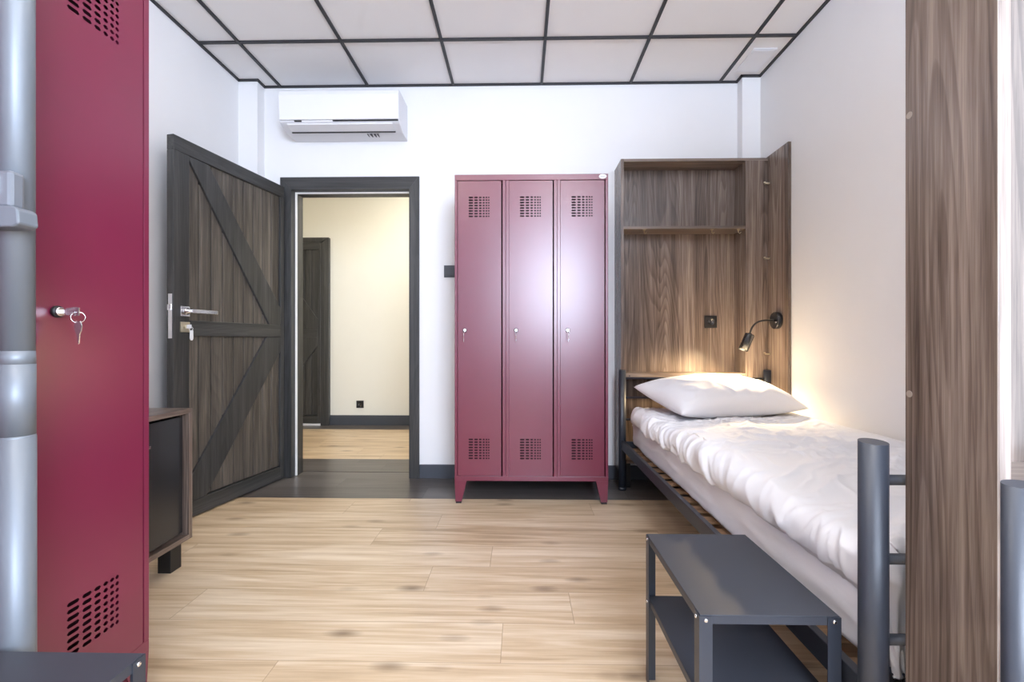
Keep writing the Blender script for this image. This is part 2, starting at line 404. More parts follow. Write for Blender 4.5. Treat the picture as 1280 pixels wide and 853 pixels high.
# ------------------------------------------------------------------ ledged plank door (local: u along +x from hinge, y = thickness, face at y=0 looking -y)
def plank_door(name, loc, rz, L, Hh, hardware=True, flip=False):
    root = thing(name, loc, rz=rz); structure(root)
    fw, fh = M['frame'], M['frameh']
    th = .042
    bm = bmesh.new()
    n = 9; x0, x1 = .03, L - .093 + .01; w = (x1 - x0) / n
    for i in range(n):
        box(bm, x0 + i * w + .003, x0 + (i + 1) * w - .003, -th + .014, -.004, .09, Hh - .075, .004)
    obj('door_planks', bm, M['plank'] if hardware else M['frame'], root, local=True)
    bm = bmesh.new(); box(bm, x0, x1, -.02, -.010, .09, Hh - .08)
    obj('door_backing', bm, M['black'], root, local=True)
    f0 = -th
    bm = bmesh.new(); box(bm, L - .093, L, f0, 0, 0, Hh - .078, .003); obj('stile', bm, fw, root, local=True)
    bm = bmesh.new(); box(bm, 0, .035, f0, 0, 0, Hh - .078, .003); obj('stile', bm, fw, root, local=True)
    bm = bmesh.new(); box(bm, 0, L, f0, 0, Hh - .078, Hh, .003); obj('top_rail', bm, fh, root, local=True)
    bm = bmesh.new(); box(bm, .035, L - .093, f0, 0, 0, .085, .003); obj('bottom_rail', bm, fh, root, local=True)
    bm = bmesh.new(); box(bm, .035, L - .10, f0 - .0005, -.012, .968, 1.052, .003); obj('mid_rail', bm, fh, root, local=True)
    bm = bmesh.new()
    prism(bm, [(L - .093, Hh - .08), (L - .215, Hh - .08), (.035, 1.17), (.035, 1.052), (.14, 1.052), (L - .093, Hh - .10)], 'y', f0 + .001, -.014, .003)
    obj('diagonal_brace', bm, fw, root, local=True)
    bm = bmesh.new()
    prism(bm, [(.035, .968), (.165, .968), (L - .093, .20), (L - .093, .085), (L - .20, .085), (.035, .87)], 'y', f0 + .001, -.014, .003)
    obj('diagonal_brace', bm, fw, root, local=True)
    if hardware:
        # edge plate with latch
        bm = bmesh.new(); box(bm, L - .0005, L + .003, -.036, -.012, .955, 1.185, .001); box(bm, L + .002, L + .014, -.032, -.018, 1.10, 1.13, .002)
        obj('latch_plate', bm, M['chrome'], root, local=True)
        hx = L - .062
        bm = bmesh.new(); box(bm, hx - .027, hx + .027, f0 - .008, f0, 1.071, 1.125, .002)
        h = obj('door_handle', bm, M['chrome'], root, local=True)
        bm = bmesh.new(); lathe(bm, [(.019, 0), (.019, .012), (.012, .014), (.010, .045)], (hx, f0 - .008, 1.098), (0, -1, 0))
        box(bm, hx - .150, hx + .010, f0 - .064, f0 - .048, 1.087, 1.109, .003)
        lv = obj('lever', bm, M['chrome'], h, local=True)
        bm = bmesh.new(); box(bm, hx - .027, hx + .027, f0 - .008, f0, .988, 1.042, .002)
        lathe(bm, [(.010, 0), (.010, .008)], (hx, f0 - .008, 1.018), (0, -1, 0), 16)
        k = obj('lock_rose', bm, M['brass'], root, local=True)
        bm = bmesh.new(); box(bm, hx - .0015, hx + .0015, f0 - .045, f0 - .014, 1.008, 1.028, .0008)
        torus(bm, (hx, f0 - .043, 1.005), .010, .0012, (0, 1, .2))
        prism(bm, [(hx - .010, .998), (hx + .008, .998), (hx + .009, .955), (hx + .003, .945), (hx - .006, .945), (hx - .011, .955)], 'y', f0 - .046, f0 - .042, .001)
        obj('key', bm, M['label'], k, local=True)
        for z in (.25, 1.75):
            bm = bmesh.new(); tube(bm, [(-.006, -.008, z - .04), (-.006, -.008, z + .04)], .007, 12)
            obj('hinge', bm, M['black'], root, local=True)
    return root
Hp, Fp = Vector((-1.63, 3.112)), Vector((-1.778, 2.30)); dv = Fp - Hp
ang = math.atan2(dv.y, dv.x)
# local +x runs hinge -> free edge; visible face looks towards the room centre (+X side): local -y must map to +X side => mirror x by building with +y front
rootd = plank_door('door_1', (0, 0, 0), 0, dv.length, 2.005)
# flip front/back so the braced face looks into the room
for ch in list(rootd.children_recursive):
    for v in ch.data.vertices: v.co.y = -v.co.y
    ch.data.flip_normals()
th = .042
nrm = Vector((-dv.y, dv.x)).normalized()         # local +y in world xy
rootd.location = (Hp.x - nrm.x * th, Hp.y - nrm.y * th, .008)
rootd.rotation_euler = (0, 0, ang)
# hall door (closed, in its casing)
d2 = plank_door('door_2', (hdx1 - .09, HB - .012, .025), 0, .80, 2.03, hardware=False)
d2.scale = (1, 1, 1)
for ch in list(d2.children):                       # hinged on the right: mirror the leaf about its hinge
    for v in ch.data.vertices: v.co.x = -v.co.x
    ch.data.flip_normals()
bm = bmesh.new()
prism(bm, [(hdx1 - .092, 0), (hdx1, 0), (hdx1, hdz), (hdx1 - .092, 2.045)], 'y', HB - .05, HB, .002)
prism(bm, [(hdx0 - .09, 0), (hdx0, 0), (hdx0, 2.058), (hdx0 - .09, hdz)], 'y', HB - .05, HB, .002)
prism(bm, [(hdx0 - .09, hdz), (hdx0, 2.058), (hdx1 - .092, 2.058), (hdx1, hdz)], 'y', HB - .05, HB, .002)
structure(obj('trim_10', bm, M['frame']))
bm = bx(hdx0, hdx1 - .092, HB - .056, HB - .002, 0.0, .022, bev=.002)
structure(obj('painted_door_light', bm, M['label']))  # white strip standing in for daylight shining under the hall door

# ------------------------------------------------------------------ steel lockers
LW, LD, LZ0, LZ1 = .893, .49, .134, 1.921
def perforated(bm, x0, x1, z0, z1, y, cols, rows):
    hx = sorted({x0, x1} | {a for c in cols for a in c}); hz = sorted({z0, z1} | {a for r in rows for a in r})
    cs, rs = set(cols), set(rows); V = {}
    def v(x, z):
        k = (round(x, 6), round(z, 6))
        if k not in V: V[k] = bm.verts.new((x, y, z))
        return V[k]
    for a, b in zip(hx, hx[1:]):
        for c, d in zip(hz, hz[1:]):
            if (a, b) in cs and (c, d) in rs:
                m = (c + d) / 2; q = min((d - c) * .42, (b - a) * .3)
                bm.faces.new((v(a, c), v(a + q, c), v(a, m))); bm.faces.new((v(a, m), v(a + q, d), v(a, d)))
                bm.faces.new((v(b, c), v(b, m), v(b - q, c))); bm.faces.new((v(b, m), v(b, d), v(b - q, d)))
                continue
            bm.faces.new((v(a, c), v(b, c), v(b, d), v(a, d)))
def locker(loc, rz, label):
    root = thing('locker', loc, label, 'locker', None, rz)
    w, d = LW, LD
    t = .012
    # body: open steel shell with frame face
    bm = bmesh.new()
    box(bm, 0, t, 0.001, d, LZ0, LZ1); box(bm, w - t, w, 0.001, d, LZ0, LZ1)
    box(bm, t, w - t, d - .006, d, LZ0, LZ1)
    box(bm, t, w - t, 0.001, d - .006, LZ1 - .012, LZ1); box(bm, t, w - t, 0.001, d - .006, LZ0, LZ0 + .012)
    box(bm, 0, w, -.001, .016, LZ1 - .034, LZ1, .0015); box(bm, 0, w, -.001, .016, LZ0, LZ0 + .028, .0015)
    box(bm, 0, .016, -.001, .016, LZ0 + .028, LZ1 - .034, .0015); box(bm, w - .016, w, -.001, .016, LZ0 + .028, LZ1 - .034, .0015)
    px = []
    for i in range(2):
        c = .016 + .263 + .0195 + i * .299
        for s in (-1, 1):
            a = c + s * .0102
            box(bm, a - .0088, a + .0088, -.001, .016, LZ0 + .028, LZ1 - .034, .0015)
        box(bm, c - .003, c + .003, .006, d - .006, LZ0 + .012, LZ1 - .012)
    obj('body', bm, M['red'], root, local=True)
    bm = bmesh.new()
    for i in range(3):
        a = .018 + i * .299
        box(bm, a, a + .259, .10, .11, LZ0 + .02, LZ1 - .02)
    obj('shade_panel', bm, M['redshade'], root, local=True)  # dark sheets standing in for the shade behind slots and gaps
    # legs
    for s in (0, 1):
        for b in (0, 1):
            bm = bmesh.new()
            X0 = 0 if s == 0 else w; dr = 1 if s == 0 else -1
            Y0 = 0 if b == 0 else d; dy = 1 if b == 0 else -1
            A = [(X0, Y0), (X0 + dr * .070, Y0), (X0 + dr * .070, Y0 + dy * .06), (X0, Y0 + dy * .06)]
            B = [(X0 + dr * .004, Y0 + dy * .004), (X0 + dr * .040, Y0 + dy * .004), (X0 + dr * .040, Y0 + dy * .036), (X0 + dr * .004, Y0 + dy * .036)]
            va = [bm.verts.new((p[0], p[1], LZ0)) for p in A]; vb = [bm.verts.new((p[0], p[1], .012)) for p in B]
            bm.faces.new(va); bm.faces.new(vb)
            for i in range(4): bm.faces.new((va[i], va[(i + 1) % 4], vb[(i + 1) % 4], vb[i]))
            lg = obj('leg', bm, M['red'], root, local=True)
            bm = bmesh.new(); xs_ = sorted([X0 + dr * .006, X0 + dr * .038]); ys_ = sorted([Y0 + dy * .006, Y0 + dy * .034])
            box(bm, xs_[0], xs_[1], ys_[0], ys_[1], 0, .012, .001)
            obj('rubber_foot', bm, M['black'], lg, local=True)
    # doors
    starts = [.0615, .095, .1225, .144, .161, .175]; lens = [.0275, .022, .0165, .013, .0115, .010]
    for i in range(3):
        a = .0165 + i * .299; b = a + .262; z0, z1 = LZ0 + .029, LZ1 - .037
        bm = bmesh.new()
        cols = [(round(a + s_ + .003, 5), round(a + s_ + l_ + .003, 5)) for s_, l_ in zip(starts, lens)]
        rows = [(round(.262 + k * .0157, 5), round(.262 + k * .0157 + .0088, 5)) for k in range(8)] + \
               [(round(1.672 + k * .0157, 5), round(1.672 + k * .0157 + .0088, 5)) for k in range(8)]
        yf_ = -.004
        perforated(bm, a + .0025, b - .0065, z0 + .002, z1 - .002, yf_, cols, rows)
        e = .0025
        for q in [((a + e, z0 + .002), (a + e, z1 - .002)), ((b - .0065, z0 + .002), (b - .0065, z1 - .002))]:
            vs = [bm.verts.new((q[0][0], yf_, q[0][1])), bm.verts.new((q[1][0], yf_, q[1][1])), bm.verts.new((q[1][0], .012, q[1][1])), bm.verts.new((q[0][0], .012, q[0][1]))]
            bm.faces.new(vs)
        for z in (z0 + .002, z1 - .002):
            vs = [bm.verts.new((a + e, yf_, z)), bm.verts.new((b - .0065, yf_, z)), bm.verts.new((b - .0065, .012, z)), bm.verts.new((a + e, .012, z))]
            bm.faces.new(vs)
        dr_ = obj('door', bm, M['red'], root, local=True)
        lx, lz = a + .043, 1.012
        bm = bmesh.new(); lathe(bm, [(.0125, 0), (.0125, .006), (.0105, .008)], (lx, yf_, lz), (0, -1, 0), 24)
        lk = obj('lock', bm, M['black'], dr_, local=True)
        bm = bmesh.new(); lathe(bm, [(.0095, 0), (.0095, .0035), (.008, .0045)], (lx, yf_ - .007, lz), (0, -1, 0), 24)
        # key blade standing out of the cylinder with its flat head, a ring and the spare key hanging from it
        box(bm, lx - .0012, lx + .0012, yf_ - .024, yf_ - .010, lz - .004, lz + .004, .0005)
        prism(bm, [(yf_ - .022, lz - .007), (yf_ - .022, lz + .007), (yf_ - .044, lz + .010), (yf_ - .050, lz + .008), (yf_ - .050, lz - .008), (yf_ - .044, lz - .010)], 'x', lx - .0013, lx + .0013, .0006)
        torus(bm, (lx, yf_ - .047, lz - .012), .0115, .0008, (.9, .5, 0), 24, 6)
        obj('key', bm, M['chrome'], dr_, local=True)
        bm = bmesh.new(); c = lx; kz = lz - .020
        prism(bm, [(yf_ - .043, kz), (yf_ - .052, kz), (yf_ - .056, kz - .010), (yf_ - .054, kz - .022), (yf_ - .0505, kz - .028), (yf_ - .050, kz - .046),
                   (yf_ - .048, kz - .049), (yf_ - .046, kz - .046), (yf_ - .0455, kz - .028), (yf_ - .041, kz - .022), (yf_ - .039, kz - .010)], 'x', lx - .0012, lx + .0012, .0005)
        obj('spare_key', bm, M['chrome'], dr_, local=True)
    # oval maker's plate top right
    bm = bmesh.new(); cx, cz = w - .032, LZ1 - .016
    pts = [(cx + .022 * math.cos(2 * PI * k / 28), cz + .0125 * math.sin(2 * PI * k / 28)) for k in range(28)]
    prism(bm, pts, 'y', -.004, -.001)
    bd = obj('badge', bm, M['label'], root, local=True)
    bm = bmesh.new()
    for k, (u, hh) in enumerate([(-.013, .006), (-.009, .004), (-.005, .0035), (-.001, .006), (.004, .004), (.008, .0035), (.012, .003)]):
        box(bm, cx + u, cx + u + .0022, -.0046, -.004, cz - .003, cz - .003 + hh)
    box(bm, cx - .013, cx - .007, -.0046, -.004, cz + .0015, cz + .003)
    obj('lettering', bm, M['ink'], bd, local=True)
    return root
lk1 = locker((-.386, 2.655, 0), 0, 'wine-red steel locker with three doors against the far wall beside the doorway')
lk2 = copy_tree(lk1)
lk2['label'] = 'wine-red steel locker close by at the left, cut off by the picture top'
lk2.rotation_euler = (0, 0, PI / 2)
lk2.scale = (1.04, 1, 1); lk2.location = (-.985, 1.189 - LW * 1.04, 0)

# ------------------------------------------------------------------ air conditioner
ac = thing('air_conditioner', (-1.17, 3.15, 2.33), 'white wall-mounted air conditioner above the open doorway', 'air conditioner')
ax0, ax1 = -1.565, -.785
bm = bmesh.new()
prof = [(3.15, 2.335), (3.15, 2.578), (2.945, 2.578), (2.928, 2.568), (2.928, 2.372), (2.945, 2.362), (3.02, 2.337)]
prism(bm, prof, 'x', ax0, ax1, .004)
obj('housing', bm, M['ac2'], ac)
bm = bmesh.new()
prism(bm, [(2.928, 2.379), (2.916, 2.381), (2.914, 2.54), (2.921, 2.568), (2.94, 2.582), (2.944, 2.578), (2.928, 2.566)], 'x', ax0 + .002, ax1 - .002, .002)
obj('front_panel', bm, M['ac'], ac)
bm = bmesh.new()
prism(bm, [(2.932, 2.364), (2.936, 2.356), (3.000, 2.338), (3.004, 2.345)], 'x', ax0 + .045, ax1 - .045, .001)
vn = obj('air_flap', bm, M['ac'], ac)
bm = bmesh.new()
box(bm, ax0 + .045, ax1 - .045, 3.001, 3.010, 2.333, 2.345)
obj('outlet_slot', bm, M['black'], ac)
bm = bmesh.new()
box(bm, ax0 + .10, ax0 + .145, 2.920, 2.930, 2.371, 2.3775); obj('shadow_slot', bm, M['black'], ac); bm = bmesh.new(); box(bm, ax0 + .35, ax1 - .006, 2.920, 2.930, 2.372, 2.3775)
obj('shadow_slot', bm, M['black'], ac)
bm = bmesh.new()
# small marking on the underside, four dark strokes
def under(y): return 2.3355
for k, (u, w_) in enumerate([(-1.028, .008), (-1.010, .018), (-.985, .016), (-.962, .010)]):
    prism(bm, [(u, 3.03), (u + w_, 3.03), (u + w_ * .6, 3.075), (u + w_ * .3, 3.075)], 'z', 2.3325, 2.3352)
obj('marking', bm, M['ink'], ac)

# ------------------------------------------------------------------ switch and sockets
def socket(loc, facing, label, cat='socket', rocker=False, s=.041):
    """facing -y; loc = centre on the wall"""
    x, y, z = loc
    r = thing('light_switch' if rocker else 'wall_socket', (x, y, z - s), label, cat)
    bm = bx(x - s, x + s, y - .010, y, z - s, z + s, bev=.002); obj('frame', bm, M['base'] if rocker else M['black'], r)
    if rocker:
        obj('rocker', bx(x - .028, x + .028, y - .013, y - .009, z - .028, z + .028, bev=.0015), M['base'], r)
    else:
        bm = bmesh.new(); lathe(bm, [(.022, 0), (.022, .0035), (.020, .0035), (.018, .001), (.0, .001)], (x, y - .0101, z), (0, -1, 0), 28)
        obj('insert', bm, M['blackgloss'], r)
        bm = bmesh.new()
        for dx, dz in ((-.0095, 0), (.0095, 0)): lathe(bm, [(.0026, 0), (.0026, .0012)], (x + dx, y - .0112, z + dz), (0, -1, 0), 12)
        tube(bm, [(x, y - .011, z + .010), (x, y - .022, z + .010)], .0022, 10)
        obj('earth_pin', bm, M['chrome'], r)
    return r
socket((-.49, YB, 1.432), 0, 'dark square light switch on the white wall at the left edge of the locker', 'light switch', True)
socket((-1.815, HB, .235), 0, 'black wall socket low on the hallway wall beyond the doorway')

# ------------------------------------------------------------------ walnut bed niche
def niche(x0, x1, yf, yb, top, label, sidey, full=True):
    r = thing('bed_niche', ((x0 + x1) / 2, (yf + yb) / 2, 0), label, 'niche unit')
    t = .018; xi = 1.44; bp = yb - .045 if yb - yf > .18 else yb - .03
    w = M['walnut']
    obj('side_panel', bx(x0, x0 + t, yf, yb, .10, top, bev=.0008), w, r)
    obj('side_panel', bx(xi, xi + t, yf + .0005, yb, .10, top - t, bev=.0008), w, r)
    obj('top_panel', bx(x0 + t, XR - .002, yf + .0005, yb, top - t, top, bev=.0008), M['walnuth'], r)
    obj('back_panel', bx(x0 + t, xi, bp, bp + .016, .16, top - t), w, r)
    obj('front_panel', bx(xi + t, XR - .022, yf, yf + t, .10, top - t, bev=.0008), w, r)
    obj('shelf', bx(x0 + t, xi, yf + .001, bp, 1.672, 1.690, bev=.0008), M['walnuth'], r)
    obj('ledge', bx(x0 + t, xi, yf + .001, bp, .712, .742, bev=.001), M['walnuth'], r)
    obj('bottom_shelf', bx(x0 + t, xi, yf + .001, bp, .16, .182, bev=.001), M['walnuth'], r)
    obj('wing_panel', bx(XR - .020, XR - .002, yf - sidey, yf + t, .10, top + .008, bev=.0008), w, r)
    for lx in (x0 + .05, xi - .02):
        for ly in (yf + .03, bp - .03):
            obj('foot', bx(lx - .014, lx + .014, ly - .014, ly + .014, 0, .10 if lx < x0 else .16, bev=.002), M['black'], r)
    return r
n1 = niche(.645, 1.6, 2.95, 3.15, 2.124, 'walnut niche with shelf and tall wing panel behind the bed head', .22)
# caps where the panels are screwed, hooks under the shelf
def hook(x, y, z, par):
    bm = bmesh.new()
    box(bm, x - .009, x + .009, y - .006, y + .006, z - .004, z, .001)
    tube(bm, [(x, y, z - .003), (x, y, z - .020), (x + .004, y - .010, z - .030), (x + .008, y - .018, z - .022)], .0025, 8)
    return obj('hook', bm, M['brass'], par)
for x in (.800, 1.235, 1.405): hook(x, 2.972, 1.672, n1)
for z, zz in ((1.955, 1), (1.476, 1), (.868, 1)):
    bm = bmesh.new(); box(bm, 1.556, 1.5815, 2.925, 2.942, z - .006, z + .004, .001); box(bm, 1.548, 1.557, 2.929, 2.938, z + .002, z + .010, .001)
    obj('peg', bm, M['brass'], n1)
for x in (.70, 1.06, 1.30, 1.38):
    bm = bmesh.new(); lathe(bm, [(.0045, 0), (.0045, .0015)], (x, 2.951, .725), (0, -1, 0), 12); obj('screw', bm, M['black'], n1)
n2 = niche(.690, 1.6, .672, .832, 2.124, 'tall walnut niche panel close at the right, between the two grey bed posts', .20)
for z in (1.351, .856):
    bm = bmesh.new(); lathe(bm, [(.006, 0), (.006, .0008)], (.690, .823, z), (-1, 0, 0), 20)
    obj('cover_cap', bm, M['cap'], n2)
bm = bx(.6893, .6903, .6725, .674, .10, 2.124); obj('edge_band', bm, M['cap'], n2)
socket((1.280, 3.105, 1.079), 0, 'black wall socket on the walnut back board above the pillow')

# ------------------------------------------------------------------ reading lamp on the wing panel
lp = thing('reading_lamp', (1.582, 2.83, 1.076), 'black gooseneck reading lamp lit above the pillow on the walnut panel', 'wall lamp')
bm = bmesh.new(); lathe(bm, [(.050, 0), (.052, .004), (.052, .026), (.048, .030)], (1.582, 2.83, 1.076), (-1, 0, 0), 40); obj('wall_plate', bm, M['blackgloss'], lp)
bm = bmesh.new(); lathe(bm, [(.006, 0), (.006, .006)], (1.552, 2.80, 1.064), (-1, 0, 0), 12); obj('switch', bm, M['chrome'], lp)
pth = []
P0, P1, P2, P3 = Vector((1.553, 2.83, 1.076)), Vector((1.46, 2.82, 1.085)), Vector((1.405, 2.80, 1.06)), Vector((1.388, 2.79, .992))
for i in range(17):
    t_ = i / 16; pth.append(P0 * (1 - t_) ** 3 + P1 * 3 * t_ * (1 - t_) ** 2 + P2 * 3 * t_ * t_ * (1 - t_) + P3 * t_ ** 3)
bm = bmesh.new(); tube(bm, pth, .0055, 12); obj('gooseneck', bm, M['black'], lp)
hd = Vector((-.40, -.05, -.90)).normalized()
bm = bmesh.new(); lathe(bm, [(.010, -.004), (.012, 0), (.0265, .003), (.0275, .008), (.0275, .105), (.0255, .105), (.0245, .060), (.0, .058)], P3, hd, 36); sh = obj('lamp_head', bm, M['blackgloss'], lp)
bm = bmesh.new(); lathe(bm, [(.0235, 0), (.0235, .003)], P3 + hd * .090, hd, 28); obj('bulb', bm, emit('warm_bulb', (1, .80, .52), 18), sh)

# ------------------------------------------------------------------ metal bed frames
bxL, bxR, bh, bf = .647, 1.562, 2.920, .850
def bed(yh, yft, label, mk=False):
    r = thing('metal_bed', ((bxL + bxR) / 2, (yh + yft) / 2, 0), label, 'bed')
    s = M['steel']
    def post(x, y, head):
        bm = bmesh.new()
        tube(bm, [(x, y, 0.004), (x, y, .765)], .0235, 28, ry=.0165 if head else .0225)
        tp = [v for v in bm.verts if v.co.z > .7]
        for v in tp: v.co.z += (v.co.y - y) * .10
        tube(bm, [(x, y, 0), (x, y, .02)], .025, 20, ry=.0185 if head else .024)
        obj('post', bm, s, r)
    for x in (bxL, bxR): post(x, yh, True); post(x, yft, False)
    for z in (.712, .590, .45):
        bm = bmesh.new(); tube(bm, [(bxL + .015, yh, z), (bxR - .015, yh, z)], .007, 12); obj('head_bar', bm, s, r)
    for z in (.695, .550, .402):
        bm = bmesh.new(); tube(bm, [(bxL + .018, yft, z), (bxR - .018, yft, z)], .0095, 14); obj('foot_bar', bm, s, r)
    for x, d in ((bxL, 1), (bxR, -1)):
        bm = bmesh.new(); box(bm, x - .010, x + .010, yft + .015, yh - .012, .264, .318, .002)
        a, b = sorted((x + d * .011, x + d * .035)); box(bm, a, b, yft + .02, yh - .02, .268, .272)
        obj('side_rail', bm, s, r)
    bm = bmesh.new(); box(bm, bxL + .015, bxR - .015, yft + .03, yft + .05, .268, .318, .002); obj('end_rail', bm, s, r)
    bm = bmesh.new(); box(bm, bxL + .015, bxR - .015, yh - .05, yh - .03, .268, .318, .002); obj('end_rail', bm, s, r)
    bm = bmesh.new(); xm = (bxL + bxR) / 2; box(bm, xm - .015, xm + .015, yft + .05, yh - .05, .24, .272, .002); obj('centre_beam', bm, s, r)
    nsl = 18
    for i in range(nsl):
        yy = yft + .10 + (yh - yft - .20) * i / (nsl - 1)
        bm = bmesh.new(); box(bm, bxL + .014, bxR - .014, yy - .026, yy + .026, .273, .283, .002); obj('slat', bm, M['slat'], r)
    return r
bed(bh, bf, 'grey tubular metal bed frame carrying the white bedding beside the right wall')
bed(.600, -1.47, 'second grey metal bed, only its post showing at the right picture edge', True)

# mattress
bm = bmesh.new(); nx, ny = 24, 70
mx0, mx1, my0, my1, mz0, mz1 = .699, 1.532, .895, 2.885, .300, .450
box(bm, mx0, mx1, my0, my1, mz0, mz1)
bmesh.ops.bevel(bm, geom=list(bm.edges), offset=.018, segments=3, affect='EDGES', profile=.5)
bmesh.ops.subdivide_edges(bm, edges=[e for e in bm.edges if e.calc_length() > .3], cuts=60, use_grid_fill=True)
bmesh.ops.subdivide_edges(bm, edges=[e for e in bm.edges if e.calc_length() > .08], cuts=10, use_grid_fill=True)
bm.normal_update()
dsp = {}
for v in bm.verts:
    p = v.co
    n = noise.noise(Vector((p.x * 3, p.y * 3.1 + p.z * 5, p.z * 4)))
    rr = 1 - abs(noise.noise(Vector((p.y * 3.5 + p.z * 9, p.z * 12 - p.y * 2.0, 3.3))))
    dsp[v] = v.normal * (n * .005 + (rr ** 5) * .006 - .003)
for v, d_ in dsp.items(): v.co += d_
tag(obj('mattress', bm, M['sheet'], smooth=True), 'white sheeted mattress on the grey bed frame, under the duvet', 'mattress')

# duvet
def ridged(x, y, z=0.0, p=3):
    return (1 - abs(noise.noise(Vector((x, y, z))) * 1.6)) ** p if abs(noise.noise(Vector((x, y, z)))) < .62 else 0.0
def fold(x, y):
    wx = x + .16 * noise.noise(Vector((x * 1.7, y * 1.5, 5))) + .05 * noise.noise(Vector((x * 5, y * 5, 15)))
    wy = y + .22 * noise.noise(Vector((x * 1.6, y * 1.8, 9))) + .06 * noise.noise(Vector((x * 5, y * 4, 19)))
    edge = max(0.0, min(1.0, (1.15 - x) / .5))
    am = .55 + .9 * max(0, noise.noise(Vector((x * 2.3, y * 1.8, 31))) + .35)     # quiet and busy patches
    h = .026 * noise.noise(Vector((x * 1.9, y * 1.3, 0)))
    a = math.radians(48)
    u = wx * math.cos(a) + wy * math.sin(a); v = -wx * math.sin(a) + wy * math.cos(a)
    h += .012 * am * (ridged(v * 4.0, u * .9, 1.0, 3) - .35)
    h += .011 * am * (ridged(v * 9.0, u * 1.6, 2.5, 3) - .3)
    a = math.radians(5)
    u = wx * math.cos(a) + wy * math.sin(a); v = -wx * math.sin(a) + wy * math.cos(a)
    h += .010 * am * (ridged(v * 6.5, u * 1.7, 4.0, 4) - .25)
    h += .0085 * am * (ridged(wx * 10 + wy * 7, wy * 14 - wx * 6, 7.0, 3) - .25)
    return h
def duvet():
    r = .060; X0, X1, Y0, Y1 = .728, 1.520, .940, 2.800; zc = .487
    tm = r * 2.25
    NU, NV = 190, 330
    bm = bmesh.new(); G = []
    fh = .16                                            # hang over the foot end
    for j in range(NV + 1):
        row = []
        for i in range(NU + 1):
            p = X0 - tm + (X1 - X0 + 2 * tm) * i / NU
            q = (Y0 - tm - fh) + (Y1 - Y0 + 2 * tm + fh) * j / NV
            cx = min(max(p, X0), X1); cy = min(max(q, Y0), Y1)
            dx, dy = p - cx, q - cy; t = math.hypot(dx, dy)
            hang = 0.0
            if t > 1e-6:
                ux, uy = dx / t, dy / t
                if uy < -.3 and t > r * PI / 2:
                    hang = min(t - r * PI / 2, fh * 1.1) * min(1, -uy * 1.2); th_ = PI / 2
                else:
                    th_ = min(t / r, 2.25)
                hx, hz = r * math.sin(th_), r * (math.cos(th_) - 1)
                P = Vector((cx + ux * hx, cy + uy * hx, zc + r + hz - hang)); nn = Vector((ux * math.sin(th_), uy * math.sin(th_), math.cos(th_)))
            else:
                P = Vector((cx, cy, zc + r)); nn = Vector((0, 0, 1))
            wob = .030 * noise.noise(Vector((0, q * 1.9, 2))) if p < X0 else 0
            k = 1.0
            if p > X1 - .1: k = max(.1, 1 - (p - X1 + .1) / .1)
            P += nn * fold(p, q) * k
            P.x += wob
            if P.y > 2.885: P.y = 2.885
            row.append(bm.verts.new(P))
        G.append(row)
    for j in range(NV):
        for i in range(NU):
            f = bm.faces.new((G[j][i], G[j][i + 1], G[j + 1][i + 1], G[j + 1][i])); f.smooth = True
    bmesh.ops.holes_fill(bm, edges=[e for e in bm.edges if e.is_boundary], sides=0)
    return bm
tag(obj('duvet', duvet(), M['duvet']), 'rumpled white duvet spread over the mattress from pillow to bed foot', 'duvet')

# pillow
bm = bmesh.new(); NU = 70; W2, L2, T = .395, .24, .098
G = {}
for s in (1, -1):
    for j in range(NU + 1):
        for i in range(NU + 1):
            u = -1 + 2 * i / NU; v = -1 + 2 * j / NU
            if s == -1 and (i in (0, NU) or j in (0, NU)): G[(s, i, j)] = G[(1, i, j)]; continue
            th_ = T * ((1 - abs(u) ** 3.2) * (1 - abs(v) ** 2.8)) ** .5
            x = u * W2 * (1 - .05 * (1 - v * v) * u * u); y = v * L2 * (1 - .07 * (1 - u * u) * v * v)
            wr = .007 * (ridged(x * 7 + y * 3, y * 6 - x * 3, 2.0, 4) - .2) + .010 * noise.noise(Vector((x * 4, y * 4, 1)))
            z = s * th_ * (1.15 if s == 1 else .75) + (wr * min(1, th_ / .03) if s == 1 else 0)
            G[(s, i, j)] = bm.verts.new((x, y, z))
for s in (1, -1):
    for j in range(NU):
        for i in range(NU):
            q = [G[(s, i, j)], G[(s, i + 1, j)], G[(s, i + 1, j + 1)], G[(s, i, j + 1)]]
            f = bm.faces.new(q if s == 1 else q[::-1]); f.smooth = True
mt = Matrix.Translation((1.115, 2.615, .630)) @ Matrix.Rotation(math.radians(16), 4, 'Z') @ Matrix.Rotation(math.radians(11), 4, 'X')
for v in bm.verts: v.co = mt @ v.co
tag(obj('pillow', bm, M['pillow']), 'plump white pillow lying on the duvet at the bed head', 'pillow')

